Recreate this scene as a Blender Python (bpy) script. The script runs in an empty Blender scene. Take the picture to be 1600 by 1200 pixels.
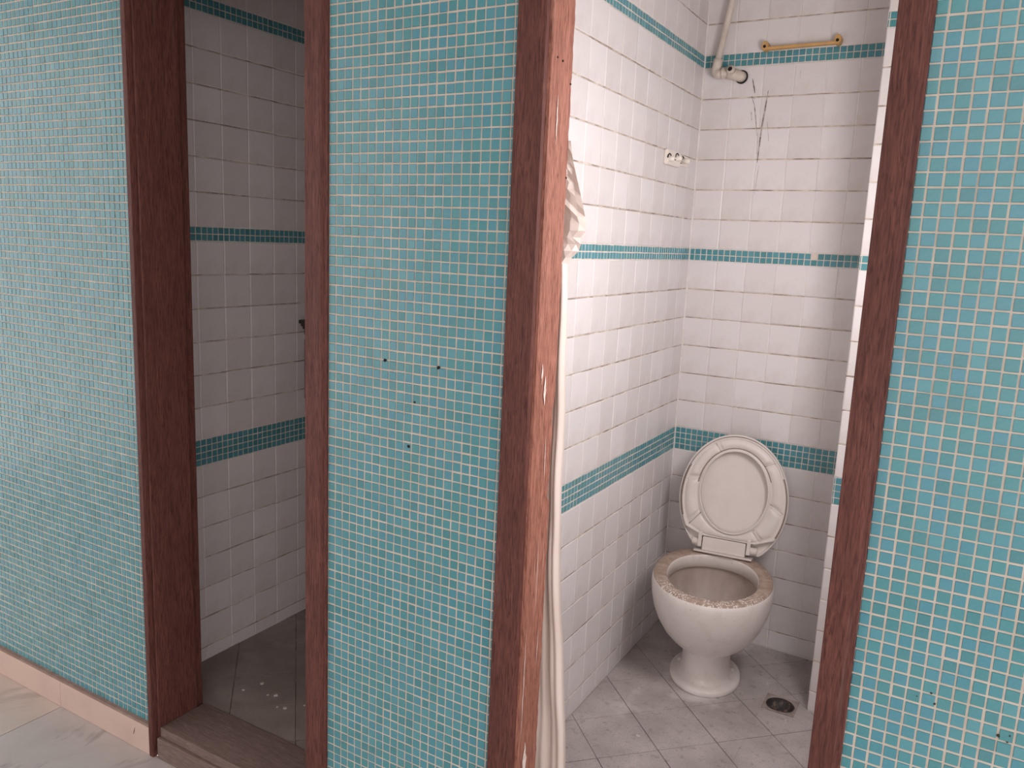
import bpy, bmesh, math, random
from mathutils import Vector, Matrix
random.seed(7)
SC = bpy.context.scene
COL = SC.collection
P = 0.0218                 # one mosaic pitch in metres; the scene is laid out in pitches
Z0 = 92.6                  # the outside floor lies 92.6 pitches below the reference row


def V(x, y, z):
    return Vector((x * P, y * P, (z + Z0) * P))


# ------------------------------------------------------------------ camera
F = 1257.5
CAM = (58.1647, -62.5198, -21.7562)
RM = ((0.86257905, 0.50409337, 0.04297975), (0.124957, -0.1299557, -0.98361439), (-0.49024803, 0.85381579, -0.17508702))
cd = bpy.data.cameras.new('camera')
cam = bpy.data.objects.new('camera', cd)
COL.objects.link(cam)
cd.sensor_width = 36.0
cd.sensor_fit = 'HORIZONTAL'
cd.lens = 36.0 * F / 1600.0
cd.clip_start = 0.02
m = Matrix(((RM[0][0], -RM[1][0], -RM[2][0]), (RM[0][1], -RM[1][1], -RM[2][1]), (RM[0][2], -RM[1][2], -RM[2][2]))).to_4x4()
m.translation = V(*CAM)
cam.matrix_world = m
SC.camera = cam

# ------------------------------------------------------------------ light
W = bpy.data.worlds.new('sky')
SC.world = W
W.use_nodes = True
bg = W.node_tree.nodes['Background']
bg.inputs['Color'].default_value = (1.0, 0.93, 0.925, 1)
bg.inputs['Strength'].default_value = 2.1


def area(name, loc, target, sx, sy, energy, color):
    ld = bpy.data.lights.new(name, 'AREA')
    ld.shape = 'RECTANGLE'
    ld.size = sx * P
    ld.size_y = sy * P
    ld.energy = energy
    ld.color = color
    o = bpy.data.objects.new(name, ld)
    COL.objects.link(o)
    o.location = V(*loc)
    d = V(*target) - V(*loc)
    o.rotation_euler = d.to_track_quat('-Z', 'Y').to_euler()
    return o


# added lamp brightening the toilet stall, for an assumed, unseen high window
area('assumed_window_light', (61.2, 17, -16), (16, 36, -40), 16, 30, 13.0, (1.0, 0.945, 0.955))

SC.view_settings.view_transform = 'Standard'
SC.view_settings.look = 'None'
SC.view_settings.gamma = 1.0
SC.view_settings.use_curve_mapping = False
SC.view_settings.exposure = 0.0


# ------------------------------------------------------------------ helpers
def project(x, y, z):
    d = (x - CAM[0], y - CAM[1], z - CAM[2])
    a, b, c = (sum(r[i] * d[i] for i in range(3)) for r in RM)
    if c <= 0.1:
        return None
    return 800 + F * a / c, 600 + F * b / c, c


def in_frame(x, y, z, mg=12):
    q = project(x, y, z)
    return q and -mg < q[0] < 1600 + mg and -mg < q[1] < 1200 + mg


def link(o, parent=None):
    COL.objects.link(o)
    if parent is not None:
        o.parent = parent
    return o


def tag(o, label=None, cat=None, group=None, kind=None):
    if label:
        o['label'] = label
    if cat:
        o['category'] = cat
    if group:
        o['group'] = group
    if kind:
        o['kind'] = kind
    return o


def empty(name, loc=None, rot=0.0):
    o = bpy.data.objects.new(name, None)
    o.empty_display_size = 0.02
    if loc is not None:
        o.location = V(*loc)
    o.rotation_euler = (0, 0, rot)
    return link(o)


def from_data(name, verts, faces, mats, parent=None, smooth=False, fm=None):
    me = bpy.data.meshes.new(name)
    me.from_pydata(verts, [], faces)
    for mt in (mats if isinstance(mats, (list, tuple)) else [mats]):
        me.materials.append(mt)
    if fm:
        me.polygons.foreach_set('material_index', fm)
    if smooth:
        me.polygons.foreach_set('use_smooth', [True] * len(me.polygons))
    me.update()
    return link(bpy.data.objects.new(name, me), parent)


def from_bm(name, bm, mats, parent=None, smooth=False):
    bmesh.ops.recalc_face_normals(bm, faces=bm.faces)
    me = bpy.data.meshes.new(name)
    bm.to_mesh(me)
    bm.free()
    for mt in (mats if isinstance(mats, (list, tuple)) else [mats]):
        me.materials.append(mt)
    if smooth:
        me.polygons.foreach_set('use_smooth', [True] * len(me.polygons))
    return link(bpy.data.objects.new(name, me), parent)


def box(bm, a, b, world=True, bev=0.0):
    f = V if world else (lambda x, y, z: Vector((x * P, y * P, z * P)))
    vs = [bm.verts.new(f(x, y, z)) for x in (a[0], b[0]) for y in (a[1], b[1]) for z in (a[2], b[2])]
    fs = [bm.faces.new([vs[i] for i in q]) for q in ((0, 1, 3, 2), (4, 6, 7, 5), (0, 4, 5, 1), (2, 3, 7, 6), (0, 2, 6, 4), (1, 5, 7, 3))]
    if bev:
        es = list({e for fc in fs for e in fc.edges})
        bmesh.ops.bevel(bm, geom=es, offset=bev * P, segments=2, profile=0.6, affect='EDGES')
    return fs


def slab(name, a, b, mt, parent=None, bev=0.0):
    bm = bmesh.new()
    box(bm, a, b, True, bev)
    return from_bm(name, bm, mt, parent)


def tube(bm, pts, r, seg=16, cap=True):
    """tube along points already in metres"""
    rings = []
    up = Vector((0, 0, 1))
    n = len(pts)
    prev = None
    for i, p in enumerate(pts):
        t = (pts[min(i + 1, n - 1)] - pts[max(i - 1, 0)]).normalized()
        if prev is None:
            ref = up if abs(t.z) < 0.9 else Vector((1, 0, 0))
            u = t.cross(ref).normalized()
        else:
            u = (prev - t * prev.dot(t)).normalized()
        prev = u
        w = t.cross(u)
        rr = r[i] if isinstance(r, (list, tuple)) else r
        rings.append([bm.verts.new(p + (u * math.cos(k * 2 * math.pi / seg) + w * math.sin(k * 2 * math.pi / seg)) * rr) for k in range(seg)])
    for a, b in zip(rings, rings[1:]):
        for k in range(seg):
            bm.faces.new((a[k], a[(k + 1) % seg], b[(k + 1) % seg], b[k]))
    if cap:
        bm.faces.new(rings[0][::-1])
        bm.faces.new(rings[-1])


def loft(bm, rings, cap0=False, cap1=False, mi=None):
    rv = [[bm.verts.new(p) for p in r] for r in rings]
    n = len(rv[0])
    for i, (a, b) in enumerate(zip(rv, rv[1:])):
        for k in range(n):
            f = bm.faces.new((a[k], a[(k + 1) % n], b[(k + 1) % n], b[k]))
            if mi:
                f.material_index = mi[i]
    if cap0:
        bm.faces.new(rv[0][::-1])
    if cap1:
        f = bm.faces.new(rv[-1])
        if mi:
            f.material_index = mi[-1]
    return rv


# ------------------------------------------------------------------ materials
class NT:
    def __init__(s, name):
        s.m = bpy.data.materials.new(name)
        s.m.use_nodes = True
        s.t = s.m.node_tree
        s.b = s.t.nodes['Principled BSDF']
        s.tc = s.n('ShaderNodeTexCoord')

    def n(s, typ, **kw):
        o = s.t.nodes.new(typ)
        for k, v in kw.items():
            if k in o.inputs:
                o.inputs[k].default_value = v
            else:
                setattr(o, k, v)
        return o

    def l(s, a, b):
        s.t.links.new(a, b)

    def set(s, **kw):
        for k, v in kw.items():
            k = k.replace('_', ' ')
            s.b.inputs[k].default_value = v

    def noise(s, scale, detail=4, rough=0.55, stretch=None, coord='Object', dist=0.0):
        nz = s.n('ShaderNodeTexNoise', Scale=scale, Detail=detail, Roughness=rough, Distortion=dist)
        if stretch:
            mp = s.n('ShaderNodeMapping')
            mp.inputs['Scale'].default_value = stretch
            s.l(s.tc.outputs[coord], mp.inputs['Vector'])
            s.l(mp.outputs['Vector'], nz.inputs['Vector'])
        else:
            s.l(s.tc.outputs[coord], nz.inputs['Vector'])
        return nz.outputs['Fac']

    def ramp(s, fac, stops):
        r = s.n('ShaderNodeValToRGB')
        el = r.color_ramp.elements
        while len(el) < len(stops):
            el.new(0.5)
        for e, (p, c) in zip(el, stops):
            e.position = p
            e.color = (c[0], c[1], c[2], 1) if isinstance(c, (list, tuple)) else (c, c, c, 1)
        s.l(fac, r.inputs['Fac'])
        return r.outputs['Color']

    def mix(s, fac, a, b, mode='MIX'):
        x = s.n('ShaderNodeMix', data_type='RGBA', blend_type=mode)
        for v, i in ((fac, 0), (a, 6), (b, 7)):
            if hasattr(v, 'links'):
                s.l(v, x.inputs[i])
            elif isinstance(v, (list, tuple)):
                x.inputs[i].default_value = (v[0], v[1], v[2], 1)
            else:
                x.inputs[i].default_value = v
        return x.outputs[2]

    def bump(s, h, strength, dist):
        b = s.n('ShaderNodeBump', Strength=strength, Distance=dist)
        s.l(h, b.inputs['Height'])
        s.l(b.outputs['Normal'], s.b.inputs['Normal'])

    def base(s, c):
        if hasattr(c, 'links'):
            s.l(c, s.b.inputs['Base Color'])
        else:
            s.b.inputs['Base Color'].default_value = (c[0], c[1], c[2], 1)


def mosaic_mat(name, source):
    k = NT(name)
    if source == 'object':
        rnd = k.n('ShaderNodeObjectInfo').outputs['Random']
    else:
        rnd = k.n('ShaderNodeNewGeometry').outputs['Random Per Island']
    c = k.ramp(rnd, [(0.0, (0.058, 0.228, 0.262)), (0.35, (0.066, 0.272, 0.300)), (0.7, (0.068, 0.258, 0.335)), (1.0, (0.088, 0.305, 0.350))])
    nz = k.noise(180, 3)
    c = k.mix(k.ramp(nz, [(0.35, 0.0), (0.75, 0.18)]), c, (0.18, 0.36, 0.37))
    big = k.noise(2.2, 3)
    c = k.mix(k.ramp(big, [(0.4, 0.0), (0.7, 0.16)]), c, (0.19, 0.34, 0.33))
    k.base(c)
    k.set(Roughness=0.24)
    k.b.inputs['Specular IOR Level'].default_value = 0.5
    k.bump(k.noise(240, 2), 0.10, 0.001)
    return k.m


def white_mat(name, source):
    k = NT(name)
    if source == 'object':
        rnd = k.n('ShaderNodeObjectInfo').outputs['Random']
    else:
        rnd = k.n('ShaderNodeNewGeometry').outputs['Random Per Island']
    c = k.ramp(rnd, [(0.0, (0.70, 0.66, 0.655)), (1.0, (0.77, 0.735, 0.735))])
    d = k.noise(5.0, 6, 0.62)
    c = k.mix(k.ramp(d, [(0.52, 0.0), (0.80, 0.45)]), c, (0.46, 0.37, 0.32))
    sp = k.noise(70, 2, 0.5)
    c = k.mix(k.ramp(sp, [(0.74, 0.0), (0.80, 0.5)]), c, (0.30, 0.22, 0.18))
    k.base(c)
    k.set(Roughness=0.33)
    return k.m


def grout_mat(name, ca, cb, scale=14, stretch=None):
    k = NT(name)
    nz = k.noise(scale, 6, 0.65, stretch)
    c = k.ramp(nz, [(0.38, ca), (0.62, cb)])
    k.base(c)
    k.set(Roughness=0.9)
    return k.m


def wood_mat(name, axis, dark, mid, pale, wear=0.5):
    k = NT(name)
    st = {'z': (1, 1, 0.075), 'x': (0.075, 1, 1)}[axis]
    st2 = {'z': (1, 1, 0.12), 'x': (0.12, 1, 1)}[axis]
    g = k.noise(330, 5, 0.65, st, dist=0.8)
    gb = k.noise(26, 4, 0.55, st2, dist=1.6)
    c = k.ramp(g, [(0.36, dark), (0.50, mid), (0.66, tuple(min(1, v * 1.4) for v in mid))])
    c = k.mix(k.ramp(gb, [(0.40, 0.0), (0.70, 0.45)]), c, dark)
    w = k.noise(60, 5, 0.7, {'z': (1, 1, 0.03), 'x': (0.03, 1, 1)}[axis])
    patch = k.noise(3.0, 3)
    wm = k.mix(1.0, k.ramp(w, [(0.60, 0.0), (0.72, 1.0)]), k.ramp(patch, [(0.48, 0.0), (0.66, wear)]), 'MULTIPLY')
    c = k.mix(wm, c, pale)
    k.base(c)
    k.set(Roughness=0.6)
    k.b.inputs['Specular IOR Level'].default_value = 0.25
    k.bump(g, 0.25, 0.0015)
    return k.m


M_MOS = mosaic_mat('turquoise_glass_tile', 'object')
M_MOS_S = mosaic_mat('turquoise_glass_tile_small', 'island')
M_WHT = white_mat('white_glazed_tile', 'object')
M_WHT_S = white_mat('white_glazed_tile_small', 'island')
M_GR1 = grout_mat('beige_grout', (0.50, 0.445, 0.375), (0.60, 0.545, 0.47))
M_GR2 = grout_mat('pale_grout', (0.74, 0.695, 0.665), (0.84, 0.80, 0.775), 12)
M_STAIN = grout_mat('stained_joint', (0.30, 0.225, 0.18), (0.70, 0.62, 0.53), 18)
M_WOOD = wood_mat('dark_frame_wood', 'z', (0.062, 0.021, 0.017), (0.125, 0.046, 0.037), (0.40, 0.31, 0.28), 0.35)
M_WOOD_W = wood_mat('lit_weathered_frame_wood', 'z', (0.15, 0.052, 0.034), (0.325, 0.140, 0.100), (0.66, 0.52, 0.46), 0.9)  # worn frame wood, base tone lightened for the light on the reveal
M_WOOD_X = wood_mat('dark_frame_wood_across', 'x', (0.055, 0.017, 0.014), (0.125, 0.042, 0.033), (0.36, 0.29, 0.26), 0.5)


def plain(name, c, rough=0.6, scale=12, c2=None, lo=0.45, hi=0.7, metallic=0.0, bump=0.0):
    k = NT(name)
    if c2:
        k.base(k.ramp(k.noise(scale, 6, 0.62), [(lo, c), (hi, c2)]))
    else:
        k.base(c)
    k.set(Roughness=rough, Metallic=metallic)
    if bump:
        k.bump(k.noise(scale * 6, 4), bump, 0.002)
    return k.m


M_PLASTER = plain('grey_plaster', (0.50, 0.46, 0.43), 0.9, 4, (0.42, 0.38, 0.35))
M_CEIL = plain('white_painted_ceiling', (0.70, 0.67, 0.64), 0.9, 3, (0.60, 0.56, 0.52))
M_BLACK = plain('black_hole', (0.006, 0.006, 0.006), 0.9)
M_BASE = plain('beige_skirting_tile', (0.60, 0.455, 0.385), 0.4, 6, (0.52, 0.39, 0.33))
M_LEDGE = plain('dusty_ledge', (0.26, 0.17, 0.14), 0.9, 20, (0.34, 0.25, 0.21))


def floor_tile_mat(name, ca, cb, speck, stain):
    k = NT(name)
    c = k.ramp(k.noise(6.0, 6, 0.6), [(0.35, ca), (0.65, cb)])
    c = k.mix(k.ramp(k.noise(260, 2, 0.5), [(0.55, 0.0), (0.72, 0.5)]), c, speck)
    c = k.mix(k.ramp(k.noise(2.6, 4, 0.55), [(0.58, 0.0), (0.66, 0.75)]), c, stain)
    c = k.mix(k.ramp(k.noise(34, 5, 0.7), [(0.56, 0.0), (0.72, 0.55)]), c, speck)
    k.base(c)
    k.set(Roughness=0.62)
    return k.m


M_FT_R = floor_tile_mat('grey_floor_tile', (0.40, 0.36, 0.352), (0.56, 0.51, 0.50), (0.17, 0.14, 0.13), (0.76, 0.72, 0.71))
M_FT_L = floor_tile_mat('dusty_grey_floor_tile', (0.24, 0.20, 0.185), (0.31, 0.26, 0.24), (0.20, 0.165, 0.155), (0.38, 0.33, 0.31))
M_FG = grout_mat('dark_floor_grout', (0.06, 0.045, 0.04), (0.26, 0.22, 0.20), 16)


def marble_mat(name, ca, cb, vein):
    k = NT(name)
    c = k.ramp(k.noise(3.2, 6, 0.6, dist=1.2), [(0.35, ca), (0.65, cb)])
    c = k.mix(k.ramp(k.noise(2.4, 4, 0.6, (1.6, 0.7, 1), dist=2.2), [(0.56, 0.0), (0.64, 0.65), (0.74, 0.1)]), c, vein)
    k.base(c)
    k.set(Roughness=0.28)
    return k.m


M_MB1 = marble_mat('warm_marble', (0.47, 0.39, 0.345), (0.56, 0.475, 0.42), (0.34, 0.28, 0.25))
M_MB2 = marble_mat('grey_marble', (0.42, 0.375, 0.36), (0.50, 0.455, 0.44), (0.25, 0.215, 0.215))


def clip_poly(poly, a, b, c):
    """keep the part where a*x + b*y <= c"""
    out = []
    for i, p in enumerate(poly):
        q = poly[(i + 1) % len(poly)]
        dp, dq = a * p[0] + b * p[1] - c, a * q[0] + b * q[1] - c
        if dp <= 0:
            out.append(p)
        if dp * dq < 0:
            t = dp / (dp - dq)
            out.append((p[0] + t * (q[0] - p[0]), p[1] + t * (q[1] - p[1])))
    return out


def prism(bm, poly, z0, z1, bev):
    ar = sum(p[0] * q[1] - q[0] * p[1] for p, q in zip(poly, poly[1:] + poly[:1])) / 2
    if ar < 0:
        poly = poly[::-1]
    cx = sum(p[0] for p in poly) / len(poly)
    cy = sum(p[1] for p in poly) / len(poly)

    def shrink(p):
        d = math.hypot(p[0] - cx, p[1] - cy) or 1
        return (p[0] + (cx - p[0]) / d * bev, p[1] + (cy - p[1]) / d * bev)
    r0 = [bm.verts.new(V(x, y, z0)) for x, y in poly]
    r1 = [bm.verts.new(V(x, y, z1 - bev * .6)) for x, y in poly]
    r2 = [bm.verts.new(V(*shrink(p), z1)) for p in poly]
    n = len(poly)
    for a, b in ((r0, r1), (r1, r2)):
        for i in range(n):
            bm.faces.new((a[i], a[(i + 1) % n], b[(i + 1) % n], b[i]))
    bm.faces.new(r2)


# ------------------------------------------------------------------ tiled walls
MESH = {}


def tile_mesh(w, h, d, bev, mt, key):
    k = (round(w, 2), round(h, 2), round(d, 3), bev, key)
    if k in MESH:
        return MESH[k]
    a, c = w / 2 * P, h / 2 * P
    b, D = bev * P, d * P
    vs = [(-a, 0, -c), (a, 0, -c), (a, 0, c), (-a, 0, c), (-a, -D + b * .6, -c), (a, -D + b * .6, -c), (a, -D + b * .6, c), (-a, -D + b * .6, c),
          (-a + b, -D, -c + b), (a - b, -D, -c + b), (a - b, -D, c - b), (-a + b, -D, c - b)]
    fs = [(8, 9, 10, 11)]
    for i in range(4):
        j = (i + 1) % 4
        fs += [(i, j, 4 + j, 4 + i), (4 + i, 4 + j, 8 + j, 8 + i)]
    me = bpy.data.meshes.new(key)
    me.from_pydata(vs, [], fs)
    me.materials.append(mt)
    me.update()
    MESH[k] = me
    return me


def tile_list(segs_s, segs_z):
    return [(s0, s1, z0, z1) for z0, z1 in segs_z for s0, s1 in segs_s]


def lay(root, name, tiles, origin, phi, depth, gs, gz, bev, mts, jit, tilt, visible, limit=300, special=None):
    """tiles (s0, s1, z0, z1) on the wall plane through origin, running along phi; the front stands depth proud of the grout"""
    e = (math.cos(phi), math.sin(phi))
    nrm = (math.sin(phi), -math.cos(phi))
    rows = []
    for s0, s1, z0, z1 in tiles:
        s, z = (s0 + s1) / 2, (z0 + z1) / 2
        x, y = origin[0] + e[0] * s, origin[1] + e[1] * s
        vis = in_frame(x, y, z) and visible(s, z)
        d = math.dist((x, y, z), CAM)
        rows.append((not vis, d, s, z, s1 - s0, z1 - z0))
    rows.sort()
    sv, sf = [], []
    n = 0
    for hid, d, s, z, w, h in rows:
        w2, h2 = w - gs, h - gz
        if w2 < 0.08 or h2 < 0.08:
            continue
        s += random.uniform(-jit, jit)
        z += random.uniform(-jit, jit)
        off = -depth + random.uniform(-0.02, 0.02)
        x = origin[0] + e[0] * s + nrm[0] * off
        y = origin[1] + e[1] * s + nrm[1] * off
        if not hid and n < limit:
            n += 1
            o = bpy.data.objects.new(name, tile_mesh(w2, h2, depth, bev, mts[0], name))
            o.location = V(x, y, z)
            o.rotation_euler = (random.uniform(-tilt, tilt), random.uniform(-tilt, tilt) * .7, phi + random.uniform(-tilt, tilt))
            link(o, root)
            if special:
                special(o, s, z)
        else:
            w2 += random.uniform(-jit, jit)
            h2 += random.uniform(-jit, jit)
            a, c = w2 / 2, h2 / 2
            k = len(sv)
            t1, t2 = random.uniform(-tilt, tilt), random.uniform(-tilt, tilt)
            for da, dc, dd in ((-a, -c, 0), (a, -c, 0), (a, c, 0), (-a, c, 0), (-a + bev, -c + bev, depth), (a - bev, -c + bev, depth), (a - bev, c - bev, depth), (-a + bev, c - bev, depth)):
                q = dd + (da * t1 + dc * t2 if dd else 0)
                sv.append(V(x + e[0] * da + nrm[0] * q, y + e[1] * da + nrm[1] * q, z + dc))
            sf += [(k + 4, k + 5, k + 6, k + 7)] + [(k + i, k + (i + 1) % 4, k + 4 + (i + 1) % 4, k + 4 + i) for i in range(4)]
    if sf:
        tag(from_data(name + '_field', sv, sf, mts[1], root), kind='stuff')


def cuts(a, b, start, step):
    """segments between a and b with joints at start + k*step"""
    js = [a]
    k = math.ceil((a - start) / step - 1e-6)
    while start + k * step < b - 1e-6:
        q = start + k * step
        if q > a + 1e-6:
            js.append(q)
        k += 1
    js.append(b)
    return [(p, q) for p, q in zip(js, js[1:]) if q - p > 0.05]


def structure(o, label, cat):
    return tag(o, label, cat, kind='structure')


MD, WD = 0.07, 0.075
# ---- front walls
TOP = 12.0
wl = structure(slab('wall_left', (-78, MD, -92.6), (-31.5, 7.5, 26), M_GR1), 'pale turquoise mosaic wall left of the left doorway, above the beige skirting', 'wall')
wc = structure(slab('wall_center', (0, MD, -92.6), (21.6, 7.5, 26), M_GR1), 'narrow turquoise mosaic wall between the two doorways, with black drill holes', 'wall')
wr = structure(slab('wall_right', (53.15, MD, -92.6), (76, 7.5, 26), M_GR1), 'blue turquoise mosaic wall right of the toilet doorway', 'wall')
lay(wl, 'mosaic_tile', tile_list(cuts(-78, -31.5, 0.1, 1.0), cuts(-88.2, TOP, -0.2, 1.0)), (0, 0), 0, MD, 0.175, 0.165, 0.04, (M_MOS, M_MOS_S), 0.02, 0.012, lambda s, z: True)
lay(wc, 'mosaic_tile', tile_list(cuts(0, 21.6, 0, 1.0), cuts(-88.2, TOP, 0, 1.0)), (0, 0), 0, MD, 0.15, 0.15, 0.04, (M_MOS, M_MOS_S), 0.02, 0.012, lambda s, z: True)
lay(wr, 'mosaic_tile', tile_list(cuts(53.15, 76, 53.966, 1.0), cuts(-88.2, TOP, 0.023, 1.0)), (0, 0), 0, MD, 0.145, 0.14, 0.04, (M_MOS, M_MOS_S), 0.02, 0.012, lambda s, z: True)
for hx, hz, r in ((7.54, -34.04, 0.17), (14.06, -34.03, 0.17), (11.34, -37.79, 0.12), (10.71, -42.37, 0.17)):
    bm = bmesh.new()
    tube(bm, [V(hx, -0.03, hz), V(hx, 0.3, hz)], r * P, 12)
    from_bm('drill_hole', bm, M_BLACK, wc)
for hx, hz, r in ((58.58, -52.86, 0.10), (58.88, -53.62, 0.09), (63.03, -54.63, 0.13), (63.69, -54.38, 0.08), (63.6, -54.9, 0.08), (57.7, -53.4, 0.06)):
    bm = bmesh.new()
    tube(bm, [V(hx, -0.025, hz), V(hx, 0.05, hz)], [r * P * 0.8, r * P], 9)
    from_bm('mould_spot', bm, plain('dark_mould', (0.03, 0.035, 0.025), 0.95) if 'dark_mould' not in bpy.data.materials else bpy.data.materials['dark_mould'], wr)

# header over both doorways, partition between the stalls, end walls, ceiling
wh = bmesh.new()
box(wh, (-31.5, 0, 9.2), (0, 7.5, 26))
structure(from_bm('wall_header_left', wh, M_PLASTER), 'plastered wall strip above the left doorway', 'wall')
wh = bmesh.new()
box(wh, (21.6, 0, 9.2), (53.15, 7.5, 26))
structure(from_bm('wall_header_right', wh, M_PLASTER), 'plastered wall strip above the toilet doorway', 'wall')

ROWS = [(-89.75, -86.5), (-86.5, -81.6), (-81.6, -76.7), (-76.7, -71.8), (-71.8, -66.9), (-66.9, -62.0), (-62.0, -57.1)]
ROWS += [(-53.1 + 4.9 * i, -48.2 + 4.9 * i) for i in range(6)]
ROWS += [(-21.7 + 4.883 * i, -16.817 + 4.883 * i) for i in range(6)]
ROWS += [(9.6, 14.45), (14.45, 19.3), (19.3, 24.2), (24.2, 25.9)]
MROWS = [(-57.1 + i, -56.1 + i) for i in range(4)] + [(-23.7 + i, -22.7 + i) for i in range(2)] + [(7.6 + i, 8.6 + i) for i in range(2)]
GS, GZ = 0.13, 0.15


def stall_wall(root, origin, phi, s0, s1, start, visible, mlimit=300, mstart=None, special=None):
    e, nr = (math.cos(phi), math.sin(phi)), (math.sin(phi), -math.cos(phi))
    bm = bmesh.new()
    for z in sorted({r[0] for r in ROWS[1:]} - {-53.1, -21.7, 9.6}):
        q = [(origin[0] + e[0] * s - nr[0] * d, origin[1] + e[1] * s - nr[1] * d) for s, d in ((s0, WD + .02), (s1, WD + .02), (s1, WD - .03), (s0, WD - .03))]
        prism(bm, q, z - GZ / 2 - .02, z + GZ / 2 + .02, 0.0)
    tag(from_bm('stained_joints', bm, M_STAIN, root), kind='stuff')
    lay(root, 'wall_tile', tile_list(cuts(s0, s1, start, 4.875), ROWS), origin, phi, WD, GS, GZ, 0.10, (M_WHT, M_WHT_S), 0.03, 0.008, visible)
    lay(root, 'mosaic_tile', tile_list(cuts(s0, s1, start if mstart is None else mstart, 1.0), MROWS), origin, phi, WD, 0.13, 0.13, 0.05, (M_MOS, M_MOS_S), 0.02, 0.012, visible, mlimit, special)


FLR = -89.8
FLL = -88.6
M_GR3 = grout_mat('pale_band_grout', (0.58, 0.52, 0.46), (0.72, 0.66, 0.60), 20)


def band_grout(root, a, b):
    for z0, z1 in ((-57.1, -53.1), (-23.7, -21.7), (7.6, 9.6)):
        slab('grout_bed', (a[0], a[1], z0 - .03), (b[0], b[1], z1 + .03), M_GR3, root)


# toilet stall (right doorway)
ws = structure(slab('wall_stall_left', (11.6, 7.5, -92.6), (13.8 - WD, 74 + WD, 26), M_GR2), 'white tiled side wall of the toilet stall left of the toilet, with turquoise bands', 'wall')
band_grout(ws, (13.8 - WD, 7.5), (13.8 - WD + .03, 74))
stall_wall(ws, (13.8, 0), math.pi / 2, 7.5, 74, 74.0, lambda s, z: s > 26.5, 0)
wb = structure(slab('wall_stall_back', (11.6, 74 + WD, -92.6), (64, 80, 26), M_GR2), 'white tiled back wall behind the toilet with three turquoise bands', 'wall')
slab('corner_joint', (13.8 - .02, 73.78, FLR), (13.98, 74.02, 25.9), plain('white_caulk', (0.84, 0.80, 0.78), 0.6, 20, (0.72, 0.66, 0.62)), wb)
M_CHIP = plain('bare_filler', (0.70, 0.60, 0.53), 0.8)


def chip(o, s, z):
    if abs(s - (34.63 - 13.8)) < 0.55 and abs(z + 22.2) < 0.55:
        o.data = o.data.copy()
        o.data.materials[0] = M_CHIP
        o['label'] = 'bare pale square where a tile is missing'


band_grout(wb, (13.8, 74 + WD - .03), (43.1, 74 + WD))
stall_wall(wb, (13.8, 74), 0, 0, 29.3, 0, lambda s, z: s < 27.6, 300, None, chip)
ww = structure(slab('wall_stall_wing', (43.1 + WD, 57.5 + WD, -92.6), (62, 74 + WD, 26), M_GR2), 'bright white tiled wall end beside the right door jamb, right of the toilet', 'wall')
band_grout(ww, (43.1, 57.5 + WD - .03), (62, 57.5 + WD))
stall_wall(ww, (43.1, 57.5), 0, 0, 18.9, 2.6, lambda s, z: s < 2.4, 300, 0.25)
stall_wall(ww, (43.1, 74), -math.pi / 2, 0, 16.5, 0, lambda s, z: False, 0)
# side wall with an assumed high window opening
wsr = bmesh.new()
box(wsr, (62, 7.5, -92.6), (64, 74, -28))
box(wsr, (62, 7.5, 14), (64, 74, 26))
box(wsr, (62, 27, -28), (64, 74, 14))
structure(from_bm('wall_stall_right', wsr, M_CEIL), 'white right side wall of the toilet stall, hidden behind the mosaic wall', 'wall')
structure(slab('ceiling', (-46, 7.5, 26), (64, 80, 28), M_CEIL), 'white ceiling over the two stalls, above the top of the picture', 'ceiling')
# left stall
wll = structure(slab('wall_left_stall', (-42.5, 7.5, -92.6), (-40 - WD, 80, 26), M_GR2), 'dim white tiled wall seen through the left doorway, with turquoise bands', 'wall')
band_grout(wll, (-40 - WD, 7.5), (-40 - WD + .03, 74))
stall_wall(wll, (-40, 0), math.pi / 2, 7.5, 74, 20.75, lambda s, z: 13 < s < 39, 300)
structure(slab('wall_left_stall_back', (-40 - WD, 74, -92.6), (9.2, 80, 26), M_CEIL), 'back wall of the dark left stall, out of sight beyond its door jamb', 'wall')
structure(slab('wall_partition', (9.2, 7.5, -92.6), (11.6, 80, 26), M_CEIL), 'partition between the two stalls, hidden behind the middle mosaic wall', 'wall')


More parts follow.
